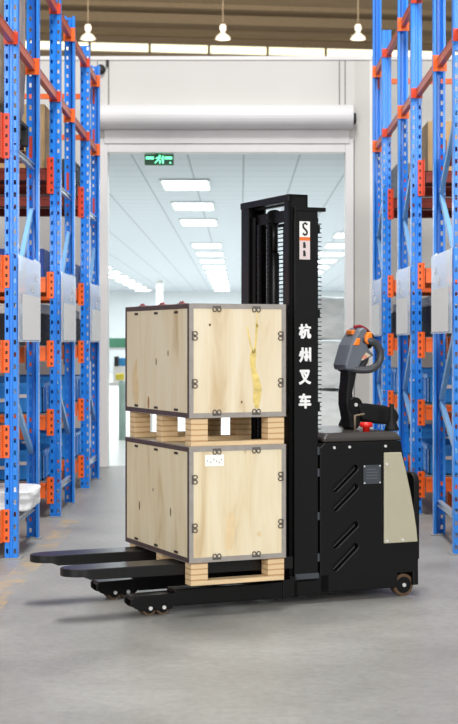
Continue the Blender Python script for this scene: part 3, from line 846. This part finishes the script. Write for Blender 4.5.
# folded operator platform at the rear
prof = []
for (cy, cz, a0) in ((.06, .53, PI), (.44, .53, PI/2)):
    for k in range(7):
        t = a0-(PI/2)*k/6; prof.append((cy+.045*math.cos(t), cz+.045*math.sin(t)))
prof += [(.485, .16), (.015, .16)]
g = G(); g.prism(prof, 'x', 1.388, 1.42); g.box(1.37, 1.40, .03, .47, .12, .17); g.build('folding_platform', 'rubber', st, .006)
# corner cones, emergency stop
for v in (.055, .525):
    g = G(); g.lathe([(0, .778), (.036, .778), (.034, .788), (.014, .835), (.011, .90), (.009, .905), (0, .905)], (1.289, v, 0), 20); g.build('corner_socket', 'rubber', st)
g = G(); g.lathe([(0, .776), (.017, .776), (.017, .796), (.030, .799), (.032, .812), (.026, .820), (0, .822)], (1.140, .035, 0), 20); g.build('emergency_button', 'red', st)
g = G(); g.tube([(1.115, .10, .77), (1.115, .10, .85), (1.165, .10, .856)], .006, 8); g.build('lever', 'rod', st)

# tiller at v = .23
def smooth_path(pts, n=6):
    pts = [Vector(p) for p in pts]; out = []
    for i in range(len(pts)-1):
        p0, p1, p2, p3 = pts[max(i-1, 0)], pts[i], pts[i+1], pts[min(i+2, len(pts)-1)]
        for k in range(n):
            t = k/n; out.append(.5*((2*p1)+(p2-p0)*t+(2*p0-5*p1+4*p2-p3)*t*t+(3*p1-p0-3*p2+p3)*t**3))
    out.append(pts[-1]); return out
VC = .23
SH = -.025
def sh(pts, d=0): return [(p[0]+SH+d,)+tuple(p[1:]) for p in pts]
arm_pts = [(1.160, .778), (1.152, .83), (1.137, .90), (1.138, .955), (1.146, 1.01), (1.150, 1.085), (1.205, 1.075), (1.185, .99), (1.176, .955), (1.180, .92), (1.200, .895), (1.222, .875), (1.222, .80), (1.20, .778)]
arm = G().prism(sh(arm_pts), 'y', VC-.045, VC+.045).build('tiller_arm', 'rubber', st, .012, 3)
g = G(); g.cyl((1.186+SH, VC, .898), 'y', .036, .104, 20); g.mi = 1; g.cyl((1.186+SH, VC-.054, .898), 'y', .009, .006, 10)
g.build('pivot', ['black2', 'bolt'], arm)
ga = [(1.19, .905), (1.25, .903), (1.345, .893), (1.405, .873), (1.428, .843), (1.42, .81), (1.37, .798), (1.29, .805), (1.22, .818)]
G().prism(sh(ga), 'y', VC-.06, VC+.06).build('rear_guard_arm', 'rubber', st, .015, 3)
head_pts = [(1.126, 1.066), (1.122, 1.09), (1.152, 1.185), (1.196, 1.256), (1.222, 1.272), (1.246, 1.258), (1.236, 1.215), (1.252, 1.165), (1.285, 1.135), (1.215, 1.108), (1.19, 1.064)]
head = G().prism(sh(head_pts), 'y', VC-.065, VC+.065).build('control_head', 'grey', st, .01, 3)
G().prism(sh([(1.164, 1.184), (1.185, 1.218), (1.203, 1.218), (1.197, 1.184)]), 'y', VC-.071, VC-.04).build('side_button', 'btn', head, .004)
G().box(1.176+SH, 1.196+SH, VC-.03, VC+.03, 1.235, 1.258).build('top_button', 'btn', head, .004)
bt = [(1.220, 1.205), (1.228, 1.232), (1.244, 1.250), (1.260, 1.246), (1.262, 1.222), (1.250, 1.196), (1.238, 1.186)]
G().prism(sh(bt), 'y', VC-.085, VC-.05).build('thumb_control', 'btn', head, .007)
G().prism(sh(bt), 'y', VC+.05, VC+.085).build('thumb_control', 'btn', head, .007)
dk = [(1.236, 1.255), (1.262, 1.262), (1.300, 1.24), (1.312, 1.205), (1.29, 1.17), (1.25, 1.16)]
G().prism(sh(dk, -.015), 'y', VC-.05, VC+.05).build('handle_core', 'rubber', head, .006)
g = G(); g.tube(smooth_path(sh([(1.214, VC-.01, 1.272), (1.245, VC-.01, 1.276), (1.28, VC-.01, 1.262), (1.305, VC-.01, 1.235), (1.316, VC-.01, 1.205)], -.015)), .008, 8); g.build('belly_switch', 'maroon', head)
for dv in (-.075, .075):
    loop = smooth_path(sh([(1.245, VC+dv*.55, 1.208), (1.275, VC+dv, 1.206), (1.312, VC+dv, 1.188), (1.334, VC+dv, 1.150), (1.328, VC+dv, 1.105), (1.290, VC+dv, 1.072), (1.235, VC+dv*.8, 1.066), (1.175, VC+dv*.5, 1.075)], -.026), 5)
    G().tube(loop, .0185, 12).build('loop_handle', 'greyd', head)
bd = G().prism(sh([(1.220, 1.118), (1.245, 1.150), (1.272, 1.135), (1.222, 1.11)], -.01), 'y', VC-.0665, VC-.064).build('badge', 'logo', head)
g = G(); g.tube([(1.226+SH+.011*math.cos(a), VC-.067, 1.128+.006*math.sin(a)) for a in [2*PI*k/14 for k in range(14)]], .002, 5, True); g.build('badge_print', 'redor', head)

# ------------------------------------------------------------ crates and pallets (same axes as the stacker)
Rm = Matrix.Rotation(ROT, 4, 'Z')
def at(u, v, z): p = Rm @ Vector((u, v, 0)); return (ORG[0]+p.x, ORG[1]+p.y, z)
CU, CV = .465, .81
U0, V0 = .154, -.17
def make_pallet(z, h, label):
    r = empty('wooden_pallet', at(U0+.015, V0+.014, z), ROT)
    bh = .02
    for v in (0, CV/2-.05, CV-.098):
        for u in (0, CU-.095):
            G().box(u, u+.08, v, v+.07, bh, h).build('block', 'blockw', r, .002)
    for v in (0, CV/2-.05, CV-.098):
        G().box(0, CU-.015, v+.001, v+.069, 0, bh).build('bottom_board', 'board', r, .002)
    return tag(r, label, 'pallet', 'pallets under the crates')
def clip_mesh():
    """bent wire clip; local: lies in x-z plane facing -y, straddling the edge at z=0"""
    g = G()
    for dx in (-.0105, .0105):
        pts = [(dx+.0085*math.cos(a), -.003, -.017+.010*math.sin(a)) for a in [2*PI*k/14 for k in range(14)]]
        g.tube(pts, .0024, 6, True)
    g.box(-.02, .02, -.003, -.001, -.008, -.002)
    return g.mesh('clip')
def make_crate(z, h, ply, label, paper, stain, spots, streaks):
    r = empty('wooden_crate', at(U0, V0, z), ROT)
    g = G(); g.box(0, CU, 0, CV, 0, h); g.build('plywood_panel', ply, r, .002)
    e = .020; t = .002
    g = G()
    # legs of the angle strips on the two end faces, lid and base
    for v in (-t, CV):
        g.box(-t, e, v, v+t, 0, h); g.box(CU-e, CU+t, v, v+t, 0, h); g.box(e, CU-e, v, v+t, 0, e); g.box(e, CU-e, v, v+t, h-e, h)
    for zz in (-t, h):
        g.box(-t, CU+t, -t, e, zz, zz+t); g.box(-t, CU+t, CV-e, CV+t, zz, zz+t); g.box(-t, e, e, CV-e, zz, zz+t); g.box(CU-e, CU+t, e, CV-e, zz, zz+t)
    g.build('steel_edging', 'steel', r)
    g = G(); e2 = .016
    for u in (-t, CU):
        g.box(u, u+t, -t, e2, 0, h); g.box(u, u+t, CV-e2, CV+t, 0, h); g.box(u, u+t, e2, CV-e2, 0, e2+.004); g.box(u, u+t, e2, CV-e2, h-e2-.004, h)
    g.build('dark_edging', 'edgedark', r)
    cm = cached('clip', clip_mesh)
    def clip(u, z_, rot):
        o = link('clip', cm, 'clip', r); o.location = (u, -.001, z_); o.rotation_euler = (0, rot, 0)
    for u in (.13, .32): clip(u, h-.006, 0); clip(u, .006, PI)
    for q in (.30, .72): clip(.010, h*q, -PI/2); clip(CU-.010, h*q, PI/2)
    sl = cached('slotclip', lambda: G().box(-.0035, -.0005, -.02, .02, -.005, .005).mesh('clip'))
    for v in (.15, .40, .66):
        for z_ in (.03, h-.034):
            o = link('clip', sl, 'clipd', r); o.location = (0, v, z_)
    g = G()
    for v in (.16, .4, .66): g.box(.02, .05, v-.03, v+.03, h+.002, h+.006); g.tube(smooth_path([(.03, v-.03, h+.004), (.03, v-.015, h+.014), (.03, v, h+.008), (.03, v+.015, h+.014), (.03, v+.03, h+.004)], 3), .003, 6)
    if label.startswith('upper'): g.build('lid_clip', 'maroon', r)
    else: g.b.free()
    def patch(face, pts, m, name, off=.0006):
        q = G()
        if face == 'v': q.prism(pts, 'y', -off, .0001)
        else: q.prism(pts, 'x', -off, .0001)
        return q.build(name, m, r)
    for nm_, face, pts, m_ in spots:
        patch(face, pts, m_, nm_, .0007 if m_ != 'streak' else .0004)
    if paper:
        pl_ = box('paper_label', 'paper', .075, .165, -.0015, 0, h-.085, h-.035, r)
        g = G()
        for a, b_ in ((.085, .024), (.10, .018), (.115, .03), (.128, .022), (.14, .016), (.15, .028)): g.box(a, a+.003, -.0019, -.0015, h-.085+b_-.003, h-.085+b_+.002)
        g.build('label_print', 'ink', pl_)
    return tag(r, label, 'crate', 'plywood crates on the forks')
def ell(cx, cz, rx, rz, n=12): return [(cx+rx*math.cos(2*PI*k/n), cz+rz*math.sin(2*PI*k/n)) for k in range(n)]
rj = random.Random(4)
def ribbon(path, wds):
    L = []; Rr = []
    for (a, b_), w_ in zip(path, wds):
        L.append((a-w_/2+rj.uniform(-.001, .001), b_)); Rr.append((a+w_/2+rj.uniform(-.001, .001), b_))
    return L+Rr[::-1]
make_pallet(.136, .104, 'layered wooden pallet lifted on the black forks under the lower crate')
hA = .502
lower = [('knot', 'v', ell(.335, .11, .010, .013), 'streak'),
         ('streak', 'v', ribbon([(.19, .05), (.195, .12), (.2, .18), (.2, .21)], [.035, .045, .035, .02]), 'streak'),
         ('knot', 'x', ell(.62, .19, .007, .022), 'knot'), ('knot', 'x', ell(.22, .20, .006, .02), 'knot'), ('knot', 'x', ell(.44, .28, .005, .008), 'knot')]
make_crate(.240, hA, 'plyB', 'lower plywood crate with steel edges and small white paper label', True, False, lower, None)
make_pallet(.240+hA+.002, .124, 'layered wooden pallet sandwiched between the two plywood crates')
stain = [('glue_stain', 'v', ribbon([(.325, .035), (.322, .07), (.328, .12), (.318, .17), (.305, .21), (.303, .25), (.308, .285), (.312, .30)], [.018, .036, .040, .032, .024, .030, .028, .010]), 'stain'),
         ('glue_stain', 'v', ribbon([(.312, .28), (.318, .33), (.322, .38), (.325, .41)], [.010, .008, .010, .014]), 'stain'),
         ('glue_stain', 'v', ribbon([(.326, .395), (.322, .42), (.327, .47)], [.016, .005, .004]), 'stain'),
         ('glue_stain', 'v', ribbon([(.305, .28), (.29, .33), (.282, .37), (.278, .40)], [.010, .006, .008, .004]), 'stain'),
         ('knot', 'v', ell(.098, .405, .005, .006), 'knot'), ('knot', 'v', ell(.25, .065, .004, .006), 'knot'),
         ('knot', 'x', ell(.40, .24, .006, .016), 'knot'), ('knot', 'x', ell(.25, .28, .005, .014), 'knot'),
         ('streak', 'x', ribbon([(.66, .03), (.67, .1), (.68, .18), (.66, .25)], [.05, .09, .07, .02]), 'streak'), ('knot', 'x', ell(.50, .05, .012, .03), 'boardd')]
make_crate(.240+hA+.002+.124+.002, .496, 'plyA', 'upper plywood crate with yellow glue stain on its front face', False, True, stain, None)
